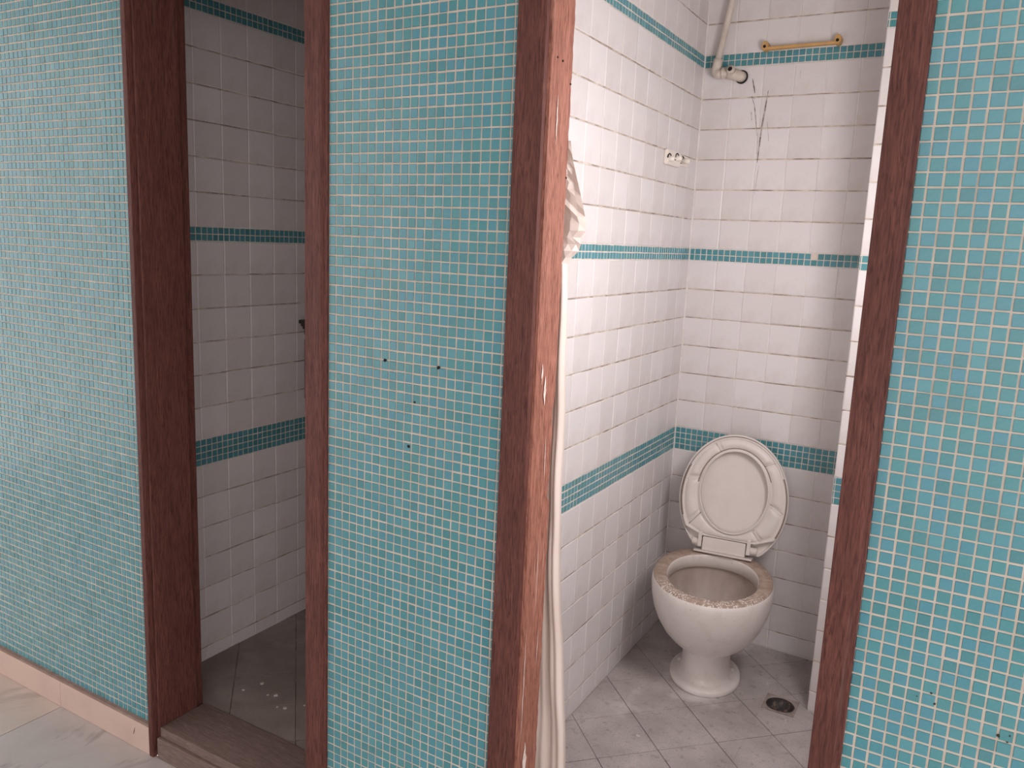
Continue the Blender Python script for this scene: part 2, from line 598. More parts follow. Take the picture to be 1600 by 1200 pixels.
# ------------------------------------------------------------------ floors
def diag_floor(root, rect, org, step, ztop, mt, hole=None, gap=0.10):
    x0, y0, x1, y1 = rect
    u = (math.sqrt(.5), math.sqrt(.5))
    v = (math.sqrt(.5), -math.sqrt(.5))
    h = step / 2 - gap / 2
    for i in range(-14, 15):
        for j in range(-14, 15):
            c = (org[0] + (i + .5) * step * u[0] + (j + .5) * step * v[0], org[1] + (i + .5) * step * u[1] + (j + .5) * step * v[1])
            poly = [(c[0] + a * h * u[0] + b * h * v[0], c[1] + a * h * u[1] + b * h * v[1]) for a, b in ((-1, -1), (1, -1), (1, 1), (-1, 1))]
            for cl in ((-1, 0, -x0), (1, 0, x1), (0, -1, -y0), (0, 1, y1)):
                if poly:
                    poly = clip_poly(poly, *cl)
            if len(poly) < 3:
                continue
            area_ = abs(sum(p[0] * q[1] - q[0] * p[1] for p, q in zip(poly, poly[1:] + poly[:1]))) / 2
            if area_ < 0.3:
                continue
            pieces = [poly]
            if hole:
                pieces, rest = [], poly
                for a, b, cc in ((1, 0, hole[0]), (-1, 0, -hole[2]), (0, 1, hole[1]), (0, -1, -hole[3])):
                    if len(rest) < 3:
                        break
                    pc = clip_poly(rest, a, b, cc)
                    if len(pc) >= 3:
                        pieces.append(pc)
                    rest = clip_poly(rest, -a, -b, -cc)
            bm = bmesh.new()
            dz = random.uniform(-.03, .03)
            for pc in pieces:
                prism(bm, pc, ztop - 0.3, ztop + dz, 0.05)
            if len(bm.faces) == 0:
                bm.free()
                continue
            from_bm('floor_tile', bm, mt, root)


HOLE = (36.95, 54.4, 41.75, 59.2)
bm = bmesh.new()
for a, b in (((11.6, 7.5), (HOLE[0], 74)), ((HOLE[2], 7.5), (62, 74)), ((HOLE[0], 7.5), (HOLE[2], HOLE[1])), ((HOLE[0], HOLE[3]), (HOLE[2], 74))):
    box(bm, (a[0], a[1], -92.6), (b[0], b[1], FLR - 0.12))
fr = structure(from_bm('floor_toilet_stall', bm, M_FG), 'grey diagonal floor tiles under the toilet, dusty with pale stains', 'floor')
diag_floor(fr, (13.8, 7.5, 62, 74), (21.2, 41.9), 8.95, FLR, M_FT_R, HOLE)
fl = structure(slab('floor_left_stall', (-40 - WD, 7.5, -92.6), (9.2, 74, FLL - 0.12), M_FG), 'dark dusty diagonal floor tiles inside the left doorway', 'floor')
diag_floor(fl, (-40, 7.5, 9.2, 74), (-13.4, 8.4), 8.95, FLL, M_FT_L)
fo = structure(slab('floor', (-180, -260, -95.6), (200, MD, -92.75), M_FG), 'polished grey and beige stone floor outside the stalls, at the bottom left', 'floor')
for i, x in enumerate([-179.5 + 31.87 * k for k in range(12)]):
    for j in range(8):
        y1 = -31.87 * j
        bm = bmesh.new()
        prism(bm, [(x + .06, y1 - 31.81), (x + 31.81, y1 - 31.81), (x + 31.81, y1), (x + .06, y1)], -93.2, -92.6, 0.04)
        from_bm('stone_tile', bm, M_MB1 if (x < -60 and j == 0) else M_MB2, fo)

# unseen, added to darken the left stall: roof and the wall behind the camera
structure(slab('shade_roof', (-180, -128, 27), (110, 0, 30), M_CEIL), 'white roof added over the stall fronts to block sky light, above the top of the picture', 'shade_roof')
structure(slab('shade_wall', (-75, -134, -92.6), (28, -128, 27), M_PLASTER), 'plain plastered wall added to keep light off the left stall, behind the camera', 'wall')

# ------------------------------------------------------------------ skirting
bs = empty('baseboard_left', (-52, 0, -92.6))
structure(bs, 'beige tile skirting with a dirty top edge along the foot of the left mosaic wall', 'skirting')
bs.location = (0, 0, 0)
for a, b in ((-78, -73.6), (-73.55, -52.05), (-52.0, -31.6)):
    bm = bmesh.new()
    box(bm, (a, -0.55, -92.58), (b, 0.1, -88.55), True, 0.06)
    tag(from_bm('skirting_tile', bm, M_BASE, bs), None)
slab('dirty_ledge', (-78, -0.5, -88.55), (-31.6, 0.12, -88.15), M_LEDGE, bs)
bm = bmesh.new()
tube(bm, [V(-34.6, -0.56, -89.6), V(-34.75, -0.56, -90.2), V(-34.95, -0.56, -90.7)], [0.02 * P, 0.05 * P, 0.02 * P], 6)
from_bm('crack', bm, M_BLACK, bs)
bs2 = empty('baseboard_center', (0, 0, -92.6))
bs2.location = (0, 0, 0)
structure(bs2, 'beige tile skirting at the foot of the middle and right mosaic walls, below the picture', 'skirting')
for a, b in ((0.05, 21.55), (53.3, 75.9)):
    bm = bmesh.new()
    box(bm, (a, -0.55, -92.58), (b, 0.1, -88.2), True, 0.06)
    from_bm('skirting_tile', bm, M_BASE, bs2)


# ------------------------------------------------------------------ door frames
def profile(bm, pts, z0, z1):
    """extrude a plan outline (x, y) from z0 to z1"""
    a = [bm.verts.new(V(x, y, z0)) for x, y in pts]
    b = [bm.verts.new(V(x, y, z1)) for x, y in pts]
    n = len(pts)
    for i in range(n):
        bm.faces.new((a[i], a[(i + 1) % n], b[(i + 1) % n], b[i]))
    bm.faces.new(a[::-1])
    bm.faces.new(b)


def jamb(root, pts, z0, z1, mt, bev=0.06, label=None):
    bm = bmesh.new()
    profile(bm, pts, z0, z1)
    es = [e for e in bm.edges if abs(e.verts[0].co.z - e.verts[1].co.z) > 0.1]
    bmesh.ops.bevel(bm, geom=es, offset=bev * P, segments=2, profile=0.5, affect='EDGES')
    return tag(from_bm('jamb', bm, mt, root), label)


d1 = empty('door_1')
structure(d1, 'dark brown wooden door frame of the left doorway, worn and scratched', 'door frame')
jl = jamb(d1, [(-31.55, -0.6), (-30.75, -0.6), (-30.7, 0.25), (-30.42, 0.3), (-30.4, 0.05), (-30.2, 0.1), (-30.2, 6.15), (-30.65, 6.25), (-30.65, 7.5), (-31.55, 7.5)], -92.58, 9.2, M_WOOD)
slab('strike_plate', (-30.67, 6.35, -45.2), (-30.5, 7.3, -38.5), M_WOOD_X, jl)
jamb(d1, [(-2.85, -0.5), (-0.62, -0.5), (-0.5, -0.25), (0.0, -0.25), (0.0, 7.5), (-2.5, 7.5), (-2.5, 6.3), (-2.85, 6.2)], -92.58, 9.2, M_WOOD)
bm = bmesh.new()
box(bm, (-30.2, -0.5, 5.9), (-2.85, 6.2, 9.2), True, 0.08)
box(bm, (-30.5, 6.2, 6.3), (-2.5, 7.5, 9.2), True, 0.05)
from_bm('lintel', bm, M_WOOD_X, d1)
bm = bmesh.new()
box(bm, (-30.2, 0.2, -92.58), (-2.85, 7.5, -88.35), True, 0.15)
M_SILL = wood_mat('dusty_sill_wood', 'x', (0.155, 0.105, 0.092), (0.19, 0.135, 0.12), (0.34, 0.27, 0.24), 0.3)
from_bm('threshold', bm, M_SILL, d1)
bm = bmesh.new()
box(bm, (-30.2, -0.35, -92.58), (-2.85, 0.2, -89.6), True, 0.15)
from_bm('threshold_nosing', bm, M_SILL, d1)

d2 = empty('door_2')
structure(d2, 'brown wooden door frame around the toilet doorway, its left jamb weathered, with brighter light painted in', 'door frame')
# left jamb: the dark front moulding and the weathered reveal with its splintered back edge
jamb(d2, [(21.55, -0.55), (24.35, -0.55), (24.35, 0.1), (21.55, 0.1)], -92.58, 9.2, M_WOOD, 0.08)
bm = bmesh.new()
zs = [-92.58]
while zs[-1] < 9.2:
    zs.append(min(9.2, zs[-1] + 0.6))


def back_edge(z):
    y = 4.28 + 0.05 * math.sin(z * 1.7) + 0.04 * math.sin(z * 4.3 + 1)
    if -37.2 < z < -35.6:
        y -= 0.16
    if -46 < z <= -37.2:
        y -= 0.45 - 0.25 * math.sin((z + 46) * 0.3)
    return y


rings = []
for z in zs:
    y = back_edge(z)
    rings.append([V(21.6, 0.1, z), V(24.35, 0.1, z), V(24.62, 0.16, z), V(24.64, 0.7, z), V(24.6, y * .5, z), V(24.62, y - .2, z), V(24.5, y, z), V(21.6, y, z)])
loft(bm, rings, True, True)
rev = tag(from_bm('jamb_reveal', bm, M_WOOD_W, d2), 'weathered reddish inner face of the jamb, its lit tone painted in')
for u_, z_ in ((1.2, -6.3), (2.2, -6.4), (3.9, -8.0), (4.0, -16.0)):
    bm = bmesh.new()
    tube(bm, [V(24.58, u_, z_), V(24.68, u_, z_)], 0.09 * P, 8)
    from_bm('nail_hole', bm, M_BLACK, rev)
M_PAINT = plain('pale_paint_streak', (0.72, 0.62, 0.57), 0.8, 60, (0.50, 0.36, 0.30), 0.5, 0.7)
for y_, z0, z1, wd in ((1.55, -13.4, -9.3, .10), (1.9, -36.5, -33.8, .22), (1.2, -34.5, -32.6, .14), (2.6, -44, -39.5, .06), (1.5, -75.5, -70.5, .42), (.55, -70, -58, .07), (3.0, -63, -59, .05)):
    bm = bmesh.new()
    n = 9
    pv = None
    for i in range(n):
        t = i / (n - 1)
        hw = wd * math.sin(math.pi * min(.97, max(.03, t))) * random.uniform(.7, 1.1)
        cy = y_ + random.uniform(-.05, .05)
        z = z0 + (z1 - z0) * t
        cu = [bm.verts.new(V(24.69, cy - hw, z)), bm.verts.new(V(24.69, cy + hw, z))]
        if pv:
            bm.faces.new((pv[0], pv[1], cu[1], cu[0]))
        pv = cu
    from_bm('paint_streak', bm, M_PAINT, rev)
jamb(d2, [(50.92, -0.5), (52.75, -0.5), (52.85, -0.3), (53.2, -0.3), (53.2, 7.5), (51.3, 7.5), (51.3, 6.2), (50.92, 6.2)], -92.58, 9.2, M_WOOD, 0.08)
bm = bmesh.new()
box(bm, (24.6, -0.5, 5.9), (50.9, 6.2, 9.2), True, 0.08)
from_bm('lintel', bm, M_WOOD_X, d2)
bm = bmesh.new()
box(bm, (24.6, -0.3, -92.58), (50.9, 7.5, -89.4), True, 0.15)
from_bm('threshold', bm, M_SILL, d2)

# ------------------------------------------------------------------ toilet
def ceramic(name, dirt, amount):
    k = NT(name)
    c = k.ramp(k.noise(9, 5, 0.6), [(0.42, (0.82, 0.765, 0.735)), (0.70, (0.74, 0.68, 0.64))])
    c = k.mix(k.ramp(k.noise(22, 5, 0.65), [(0.58, 0.0), (0.78, amount)]), c, dirt)
    c = k.mix(k.ramp(k.noise(120, 2), [(0.70, 0.0), (0.76, 0.6)]), c, (0.28, 0.21, 0.17))
    k.base(c)
    k.set(Roughness=0.28)
    return k.m


M_CER = ceramic('aged_white_ceramic', (0.42, 0.33, 0.28), 0.35)
k = NT('grimy_rim')
c = k.ramp(k.noise(40, 5, 0.6), [(0.35, (0.34, 0.24, 0.185)), (0.65, (0.46, 0.36, 0.30))])
sep = k.n('ShaderNodeSeparateXYZ')
k.l(k.tc.outputs['Object'], sep.inputs['Vector'])
mr = k.n('ShaderNodeMapRange')
mr.inputs['From Min'].default_value = -3.0 * P
mr.inputs['From Max'].default_value = -6.5 * P
k.l(sep.outputs['Y'], mr.inputs['Value'])
vor = k.n('ShaderNodeTexVoronoi', Scale=150.0)
k.l(k.tc.outputs['Object'], vor.inputs['Vector'])
chipm = k.mix(1.0, k.ramp(vor.outputs['Distance'], [(0.34, 1.0), (0.44, 0.0)]), mr.outputs['Result'], 'MULTIPLY')
chipm = k.mix(1.0, chipm, k.ramp(k.noise(35, 3), [(0.40, 0.0), (0.50, 1.0)]), 'MULTIPLY')
c = k.mix(chipm, c, (0.82, 0.76, 0.72))
k.base(c)
k.set(Roughness=0.75)
k.bump(vor.outputs['Distance'], 0.3, 0.002)
M_RIM = k.m
k = NT('stained_bowl_inside')
c = k.ramp(k.noise(14, 5, 0.6, (1, 1, 0.3)), [(0.35, (0.42, 0.345, 0.30)), (0.65, (0.54, 0.46, 0.42))])
k.base(c)
k.set(Roughness=0.5)
M_BOWLIN = k.m

TC = (27.35, 56.6)
toilet = empty('toilet', (TC[0], TC[1], FLR), math.radians(11.5))
tag(toilet, 'old white pedestal toilet with raised lid and seat and a grimy rim', 'toilet')


def egg(a, b, cy, z, n=64, sq=2.0):
    """ellipse in the toilet's frame: x across, -y to the front; a rounder front and slightly squarer back"""
    out = []
    for i in range(n):
        t = 2 * math.pi * i / n
        cx_, sy_ = math.cos(t), math.sin(t)
        e = 2.0 / (sq + (0.25 if sy_ > 0 else 0.0))
        x = a * math.copysign(abs(cx_) ** e, cx_)
        y = b * math.copysign(abs(sy_) ** e, sy_)
        out.append(Vector((x * P, (y + cy) * P, (z - FLR) * P)))
    return out


RZ = -71.7
outer = [(5.4, 6.75, 1.95, FLR + .01), (5.55, 6.9, 1.95, -89.5), (5.55, 6.9, 1.95, -89.05), (5.4, 6.75, 1.95, -88.82), (4.6, 6.05, 2.0, -88.72), (4.2, 5.7, 2.05, -88.62), (3.95, 5.45, 2.1, -88.3), (3.82, 5.32, 2.1, -87.6), (3.74, 5.25, 2.0, -86.2),
         (3.72, 5.2, 1.9, -84.6), (3.82, 5.3, 1.8, -83.7), (4.05, 5.6, 1.7, -83.3), (4.9, 6.6, 1.5, -82.9), (6.0, 7.8, 1.2, -82.0), (7.1, 9.0, .9, -80.6), (8.05, 10.05, .6, -78.8), (8.75, 10.9, .3, -76.8),
         (9.12, 11.4, .1, -74.8), (9.24, 11.6, 0, -73.2), (9.2, 11.6, 0, -72.4), (9.05, 11.45, 0, -71.95), (8.8, 11.2, 0, RZ)]
inner = [(7.15, 9.25, -.3, RZ), (6.98, 9.05, -.3, -71.85), (6.88, 8.95, -.3, -72.3), (6.9, 8.95, -.3, -73.9), (7.3, 9.3, -.3, -74.05), (7.5, 9.5, -.3, -74.6), (6.9, 8.7, -.2, -77.2), (5.6, 6.9, .2, -79.6), (3.4, 4.2, 1.2, -81.4), (1.6, 1.9, 2.0, -82.2)]
bm = bmesh.new()
rings = [egg(*r) for r in outer] + [egg(*r) for r in inner]
mi = [0] * (len(outer) - 2) + [1, 1] + [1, 0, 0, 2, 2, 2, 2, 2, 2, 2]
mi = (mi + [2] * 40)[:len(rings)]
loft(bm, rings, True, True, mi)
bowl = from_bm('bowl', bm, [M_CER, M_RIM, M_BOWLIN], toilet, True)
M_BOLT = plain('pale_bolt_cap', (0.72, 0.68, 0.62), 0.4)
for sx in (-1, 1):
    bm = bmesh.new()
    c0 = Vector((sx * 4.1 * P, 3.6 * P, (-88.9 - FLR) * P))
    tube(bm, [c0 + Vector((0, 0, h * P)) for h in (-.2, 0.25, .5, .62)], [.52 * P, .5 * P, .36 * P, .1 * P], 14)
    from_bm('floor_bolt', bm, M_BOLT, toilet, True)

# seat and lid: their own frame at the hinge, 5 degrees round and leaning back
M_SEAT = plain('cream_seat_plastic', (0.75, 0.685, 0.65), 0.42, 10, (0.70, 0.63, 0.59))
M_CREASE_SHADE = plain('seat_crease_shade', (0.26, 0.20, 0.17), 0.8)  # shade painted into the seat grooves and beside the ribs
HM = Matrix.Translation(V(26.35, 66.0, -71.3)) @ Matrix.Rotation(math.radians(6), 4, 'Z') @ Matrix.Rotation(math.radians(-10.5), 4, 'X')
TI = (Matrix.Translation(toilet.location) @ Matrix.Rotation(toilet.rotation_euler.z, 4, 'Z')).inverted()
HL = TI @ HM


def hp(x, d, z):
    """hinge frame: x across, d towards the viewer, z up the lid"""
    return HL @ Vector((x * P, -d * P, z * P))


def ell(cx, cz, a, b, d, n, zmin=None, full=2 * math.pi):
    r = []
    for i in range(n):
        t = full * i / n
        x, z = cx + a * math.cos(t), cz + b * math.sin(t)
        if zmin is not None and z < zmin:
            z = zmin
        r.append(hp(x, d, z))
    return r


LC, LA, LB = (0.45, 9.0), 8.85, 10.75
SCN, SA, SB = (0.62, 9.0), 8.5, 10.35
OC, OA, OB = (0.62, 10.25), 5.5, 6.85
bm = bmesh.new()
N = 120
loft(bm, [ell(*LC, LA - .5, LB - .5, -1.0, N, .9), ell(*LC, LA - .1, LB - .1, -.8, N, .5), ell(*LC, LA, LB, -.4, N, .35), ell(*LC, LA, LB, .15, N, .35), ell(*LC, LA - .16, LB - .16, .3, N, .5), ell(*LC, LA - .32, LB - .32, .15, N, .65),
          ell(*LC, LA - .4, LB - .4, -.3, N, .7)], True, True)
lid = from_bm('lid', bm, M_SEAT, toilet)
for pl in lid.data.polygons:
    pl.use_smooth = len(pl.vertices) == 4

# seat ring, its hollow underside facing the viewer: puffed pads between ribs
ribs = [math.radians(a) for a in (42, 117, 166, 212, 308, 352)]


def seat_outer(t):
    x, z = SCN[0] + SA * math.cos(t), SCN[1] + SB * math.sin(t)
    # cut back at the bottom for the hinge: sloping corners to a level edge
    xr = x - SCN[0]
    zm = 2.35 if abs(xr) < 4.3 else 2.35 + (abs(xr) - 4.3) * 0.38
    return x, max(z, zm)


bm = bmesh.new()
NT_, NS = 216, 14
grid = []
for i in range(NT_):
    t = 2 * math.pi * i / NT_
    ox, oz = seat_outer(t)
    ix, iz = OC[0] + OA * math.cos(t), OC[1] + OB * math.sin(t)
    dr = min(abs((t - r + math.pi) % (2 * math.pi) - math.pi) for r in ribs) * 7.5
    row = []
    bottom = math.radians(212) < t < math.radians(308)
    for j in range(NS + 1):
        s = j / NS
        x, z = ix + (ox - ix) * s, iz + (oz - iz) * s
        if j in (0, NS):
            h = 0.55
        elif j in (1, NS - 1):
            h = 0.62
        elif j in (2, NS - 2):
            h = 0.16
        else:
            q = (j - 2) / (NS - 4)
            pad = (0.62 if not bottom else 0.42) * math.sin(math.pi * q) ** (0.55 if not bottom else 0.3)
            edge = min(1.0, max(0.0, (dr - 0.16) / 0.55))
            h = 0.12 + pad * math.sqrt(edge)
            if dr < 0.13:
                h = 0.56
        row.append(hp(x, 0.45 + h, z))
    row.append(hp(ox, 0.25, oz))
    row.insert(0, hp(ix, 0.1, iz))
    grid.append(row)
gv = [[bm.verts.new(p) for p in r] for r in grid]
for i in range(NT_):
    a, b = gv[i], gv[(i + 1) % NT_]
    for j in range(len(a) - 1):
        bm.faces.new((a[j], b[j], b[j + 1], a[j + 1]))
    bm.faces.new((a[-1], b[-1], b[0], a[0]))
seat = from_bm('seat', bm, [M_SEAT, M_CREASE_SHADE], toilet, True)
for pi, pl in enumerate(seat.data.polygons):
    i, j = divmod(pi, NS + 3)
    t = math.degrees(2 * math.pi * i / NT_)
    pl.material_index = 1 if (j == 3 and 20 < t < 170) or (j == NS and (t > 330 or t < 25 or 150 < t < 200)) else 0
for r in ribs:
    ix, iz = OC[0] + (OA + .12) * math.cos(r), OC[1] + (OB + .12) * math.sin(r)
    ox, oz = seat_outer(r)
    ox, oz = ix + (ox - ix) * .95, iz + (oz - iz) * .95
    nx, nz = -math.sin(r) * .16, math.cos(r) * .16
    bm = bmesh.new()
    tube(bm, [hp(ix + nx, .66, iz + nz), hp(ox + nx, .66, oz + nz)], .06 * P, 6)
    tag(from_bm('crease_shade', bm, M_CREASE_SHADE, seat), 'painted dark shade line beside a rib')
# inner oval lip
bm = bmesh.new()
rr = [Vector(p) for p in ell(*OC, OA, OB, 1.05, 96)]
tube(bm, rr + rr[:1], .15 * P, 8, False)
from_bm('inner_lip', bm, M_SEAT, seat, True)
# hinge: bar, lugs, pegs and the flat plate screwed to the rim
hinge = bpy.data.objects.new('hinge', bpy.data.meshes.new('hinge'))


def hbox(bm, a, b, bev=.08):
    vs = [bm.verts.new(hp(x, d, z)) for x in (a[0], b[0]) for d in (a[1], b[1]) for z in (a[2], b[2])]
    fs = [bm.faces.new([vs[i] for i in q]) for q in ((0, 1, 3, 2), (4, 6, 7, 5), (0, 4, 5, 1), (2, 3, 7, 6), (0, 2, 6, 4), (1, 5, 7, 3))]
    bmesh.ops.bevel(bm, geom=list({e for f in fs for e in f.edges}), offset=bev * P, segments=2, profile=.6, affect='EDGES')


bm = bmesh.new()
hbox(bm, (-4.7, -1.2, -.35), (4.7, 1.5, -.05), .06)
hb = from_bm('hinge', bm, M_SEAT, toilet)
bm = bmesh.new()
hbox(bm, (-3.5, -.6, -.05), (3.5, .95, 2.25), .14)
from_bm('hinge_bar', bm, M_SEAT, hb)
for sx in (-1, 1):
    bm = bmesh.new()
    hbox(bm, (sx * 3.95 - .32, -.5, .45), (sx * 3.95 + .32, 1.1, 3.0), .1)
    from_bm('hinge_lug', bm, M_SEAT, hb)
    bm = bmesh.new()
    tube(bm, [hp(sx * q, .3, 1.15) for q in (4.2, 5.2, 5.3)], [.62 * P, .62 * P, .5 * P], 16)
    from_bm('hinge_peg', bm, M_SEAT, hb)

# ------------------------------------------------------------------ floor drain
fd = empty('floor_drain', ((HOLE[0] + HOLE[2]) / 2, (HOLE[1] + HOLE[3]) / 2, FLR))
tag(fd, 'square floor drain with an open round mouth, right of the toilet foot', 'drain')
M_DRAIN = plain('dirty_drain_frame', (0.40, 0.34, 0.31), 0.6, 40, (0.24, 0.19, 0.17))
M_DRAIN_IN = plain('drain_sludge', (0.05, 0.045, 0.045), 0.6, 50, (0.22, 0.14, 0.11), 0.5, 0.62)
bm = bmesh.new()
n = 40
sq, ci, lo_, bt, bt2 = [], [], [], [], []
hs = 2.38 * P
for i in range(n):
    t = 2 * math.pi * i / n
    c_, s_ = math.cos(t), math.sin(t)
    k_ = hs / max(abs(c_), abs(s_))
    sq.append(Vector((c_ * k_, s_ * k_, .06 * P)))
    ci.append(Vector((c_ * 2.25 * P, s_ * 2.25 * P, .14 * P)))
    lo_.append(Vector((c_ * 2.08 * P, s_ * 2.08 * P, 0)))
    bt.append(Vector((c_ * 1.95 * P, s_ * 1.95 * P, -1.1 * P)))
    bt2.append(Vector((c_ * 1.1 * P, s_ * 1.1 * P, -1.35 * P)))
loft(bm, [sq, ci, lo_], mi=[0, 0])
from_bm('drain_frame', bm, M_DRAIN, fd, True)
bm = bmesh.new()
loft(bm, [lo_, bt, bt2], False, True)
from_bm('drain_bowl', bm, M_DRAIN_IN, fd, True)

# ------------------------------------------------------------------ water pipe
M_PVC = plain('old_white_pvc', (0.66, 0.585, 0.515), 0.45, 20, (0.54, 0.46, 0.39))
wp = empty('water_pipe', (16.3, 72.6, 6.4))
tag(wp, 'white plastic water pipe coming down the back corner to an open elbow', 'pipe')
WO = V(16.3, 72.6, 6.4)


def w(x, y, z):
    return V(x, y, z) - WO


bm = bmesh.new()
tube(bm, [w(19.0, 72.7, 25.9), w(18.4, 72.7, 20), w(16.35, 72.6, 7.9)], .53 * P, 18)
from_bm('pipe', bm, M_PVC, wp, True)
bm = bmesh.new()
tube(bm, [w(16.45, 72.6, 8.6), w(16.36, 72.6, 7.8), w(16.2, 72.6, 7.0), w(16.3, 72.5, 6.45), w(16.75, 72.4, 6.25), w(17.5, 72.4, 6.3)], .74 * P, 18)
from_bm('elbow', bm, M_PVC, wp, True)
bm = bmesh.new()
tube(bm, [w(17.3, 72.4, 6.3), w(17.7, 72.4, 6.32), w(17.75, 72.4, 6.32), w(18.3, 72.4, 6.3)], [.86 * P, .86 * P, .70 * P, .70 * P], 18)
from_bm('coupling', bm, M_PVC, wp, True)
bm = bmesh.new()
tube(bm, [w(18.2, 72.4, 6.35), w(19.1, 72.7, 6.2), w(19.95, 73.3, 5.95), w(20.3, 74.0, 5.9)], [.84 * P, .88 * P, .85 * P, .85 * P], 18)
tee = from_bm('tee', bm, M_PVC, wp, True)
bm = bmesh.new()
tube(bm, [w(18.95, 72.2, 6.55), w(18.88, 71.4, 6.75)], .66 * P, 18)
from_bm('tee_mouth', bm, M_PVC, wp, True)
bm = bmesh.new()
tube(bm, [w(18.885, 71.45, 6.74), w(18.865, 71.36, 6.765)], .36 * P, 14)
from_bm('open_end', bm, M_BLACK, tee)
bm = bmesh.new()
tube(bm, [w(20.15, 73.75, 5.9), w(20.2, 73.99, 5.9)], 1.05 * P, 20)
from_bm('wall_hole', bm, M_BLACK, wp)

# ------------------------------------------------------------------ towel rail
M_RAIL = plain('yellowed_plastic', (0.62, 0.36, 0.13), 0.45, 22, (0.50, 0.30, 0.12))
tr = empty('towel_rail', (23.7, 74, 9.9))
tag(tr, 'yellowed plastic towel rail on the back wall over the top turquoise band', 'towel rail')
TO = V(23.7, 74, 9.9)


def tw(x, y, z):
    return V(x, y, z) - TO


bm = bmesh.new()
pts = [(24.0, 9.5), (34.5, 9.62), (34.5, 10.06), (24.0, 9.98)]
for a in (73.95, 73.0):
    pass
vs0 = [bm.verts.new(tw(x, 73.4, z)) for x, z in pts]
vs1 = [bm.verts.new(tw(x, 72.5, z)) for x, z in pts]
for i in range(4):
    bm.faces.new((vs0[i], vs0[(i + 1) % 4], vs1[(i + 1) % 4], vs1[i]))
bm.faces.new(vs0)
bm.faces.new(vs1[::-1])
bmesh.ops.bevel(bm, geom=bm.edges[:], offset=.1 * P, segments=3, profile=.5, affect='EDGES')
from_bm('rail', bm, M_RAIL, tr)
for x, z in ((23.75, 10.15), (34.55, 10.25)):
    bm = bmesh.new()
    r0 = []
    for d in (73.98, 72.6, 72.4):
        rr = .88 if d > 72.5 else .74
        r0.append([tw(x + .62 * rr * math.cos(t), d, z + .85 * rr * math.sin(t)) for t in [2 * math.pi * i / 24 for i in range(24)]])
    loft(bm, r0, True, True)
    lug = from_bm('mounting_lug', bm, M_RAIL, tr)
    bm = bmesh.new()
    tube(bm, [tw(x, 72.45, z - .15), tw(x, 72.36, z - .15)], .24 * P, 12)
    from_bm('screw_hole', bm, M_BLACK, lug)

# ------------------------------------------------------------------ hook plate
M_HOOK = plain('ivory_ceramic', (0.86, 0.80, 0.73), 0.3, 14, (0.80, 0.73, 0.66))
hk = empty('hook_plate', (13.8, 61, -8.2))
tag(hk, 'small ivory hook plate with three round pegs on the side wall above the toilet', 'hook')
HO = V(13.8, 61, -8.2)


def hkp(x, y, z):
    return V(x, y, z) - HO


bm = bmesh.new()
fs = [bm.verts.new(hkp(x, y, z)) for x in (13.82, 14.5) for y in (57.9, 63.9) for z in (-9.25, -7.1)]
ff = [bm.faces.new([fs[i] for i in q]) for q in ((0, 1, 3, 2), (4, 6, 7, 5), (0, 4, 5, 1), (2, 3, 7, 6), (0, 2, 6, 4), (1, 5, 7, 3))]
bmesh.ops.bevel(bm, geom=bm.edges[:], offset=.12 * P, segments=2, affect='EDGES')
from_bm('plate', bm, M_HOOK, hk)
bm = bmesh.new()
fs = [bm.verts.new(hkp(x, y, z)) for x in (13.82, 13.98) for y in (63.9, 68.8) for z in (-8.8, -7.15)]
ff = [bm.faces.new([fs[i] for i in q]) for q in ((0, 1, 3, 2), (4, 6, 7, 5), (0, 4, 5, 1), (2, 3, 7, 6), (0, 2, 6, 4), (1, 5, 7, 3))]
from_bm('broken_plate', bm, M_HOOK, hk)
for y, z in ((58.6, -8.45), (62.0, -8.05), (66.0, -8.05)):
    bm = bmesh.new()
    tube(bm, [hkp(xx, y, z) for xx in (14.0, 15.1, 15.3)], [.42 * P, .42 * P, .3 * P], 14)
    peg = from_bm('peg', bm, M_HOOK, hk, True)
    bm = bmesh.new()
    tube(bm, [hkp(14.5 if y < 63 else 14.0, y + .75 * math.cos(t), z + .12 + .62 * math.sin(t)) for t in [math.pi * i / 8 for i in range(9)]], .11 * P, 6)
    tag(from_bm('slot', bm, M_BLACK, peg), 'dark curved slot over the peg')
for y0, y1, z in ((59.4, 61.2, -8.35), (63.2, 65.2, -8.45)):
    bm = bmesh.new()
    tube(bm, [hkp(14.5 if y0 < 62 else 14.05, y0, z), hkp(14.5 if y0 < 62 else 14.05, y1, z)], .12 * P, 6)
    from_bm('slot', bm, M_BLACK, hk)

# ------------------------------------------------------------------ scuffs on the back wall
M_SCUFF = plain('black_scuff', (0.16, 0.13, 0.12), 0.8, 60, (0.50, 0.44, 0.41), 0.42, 0.58)
sc_v, sc_f = [], []


def unhit(u, v, yp):
    d = [RM[0][i] * (u - 800) / F + RM[1][i] * (v - 600) / F + RM[2][i] for i in range(3)]
    t = (yp - CAM[1]) / d[1]
    return CAM[0] + d[0] * t, CAM[2] + d[2] * t


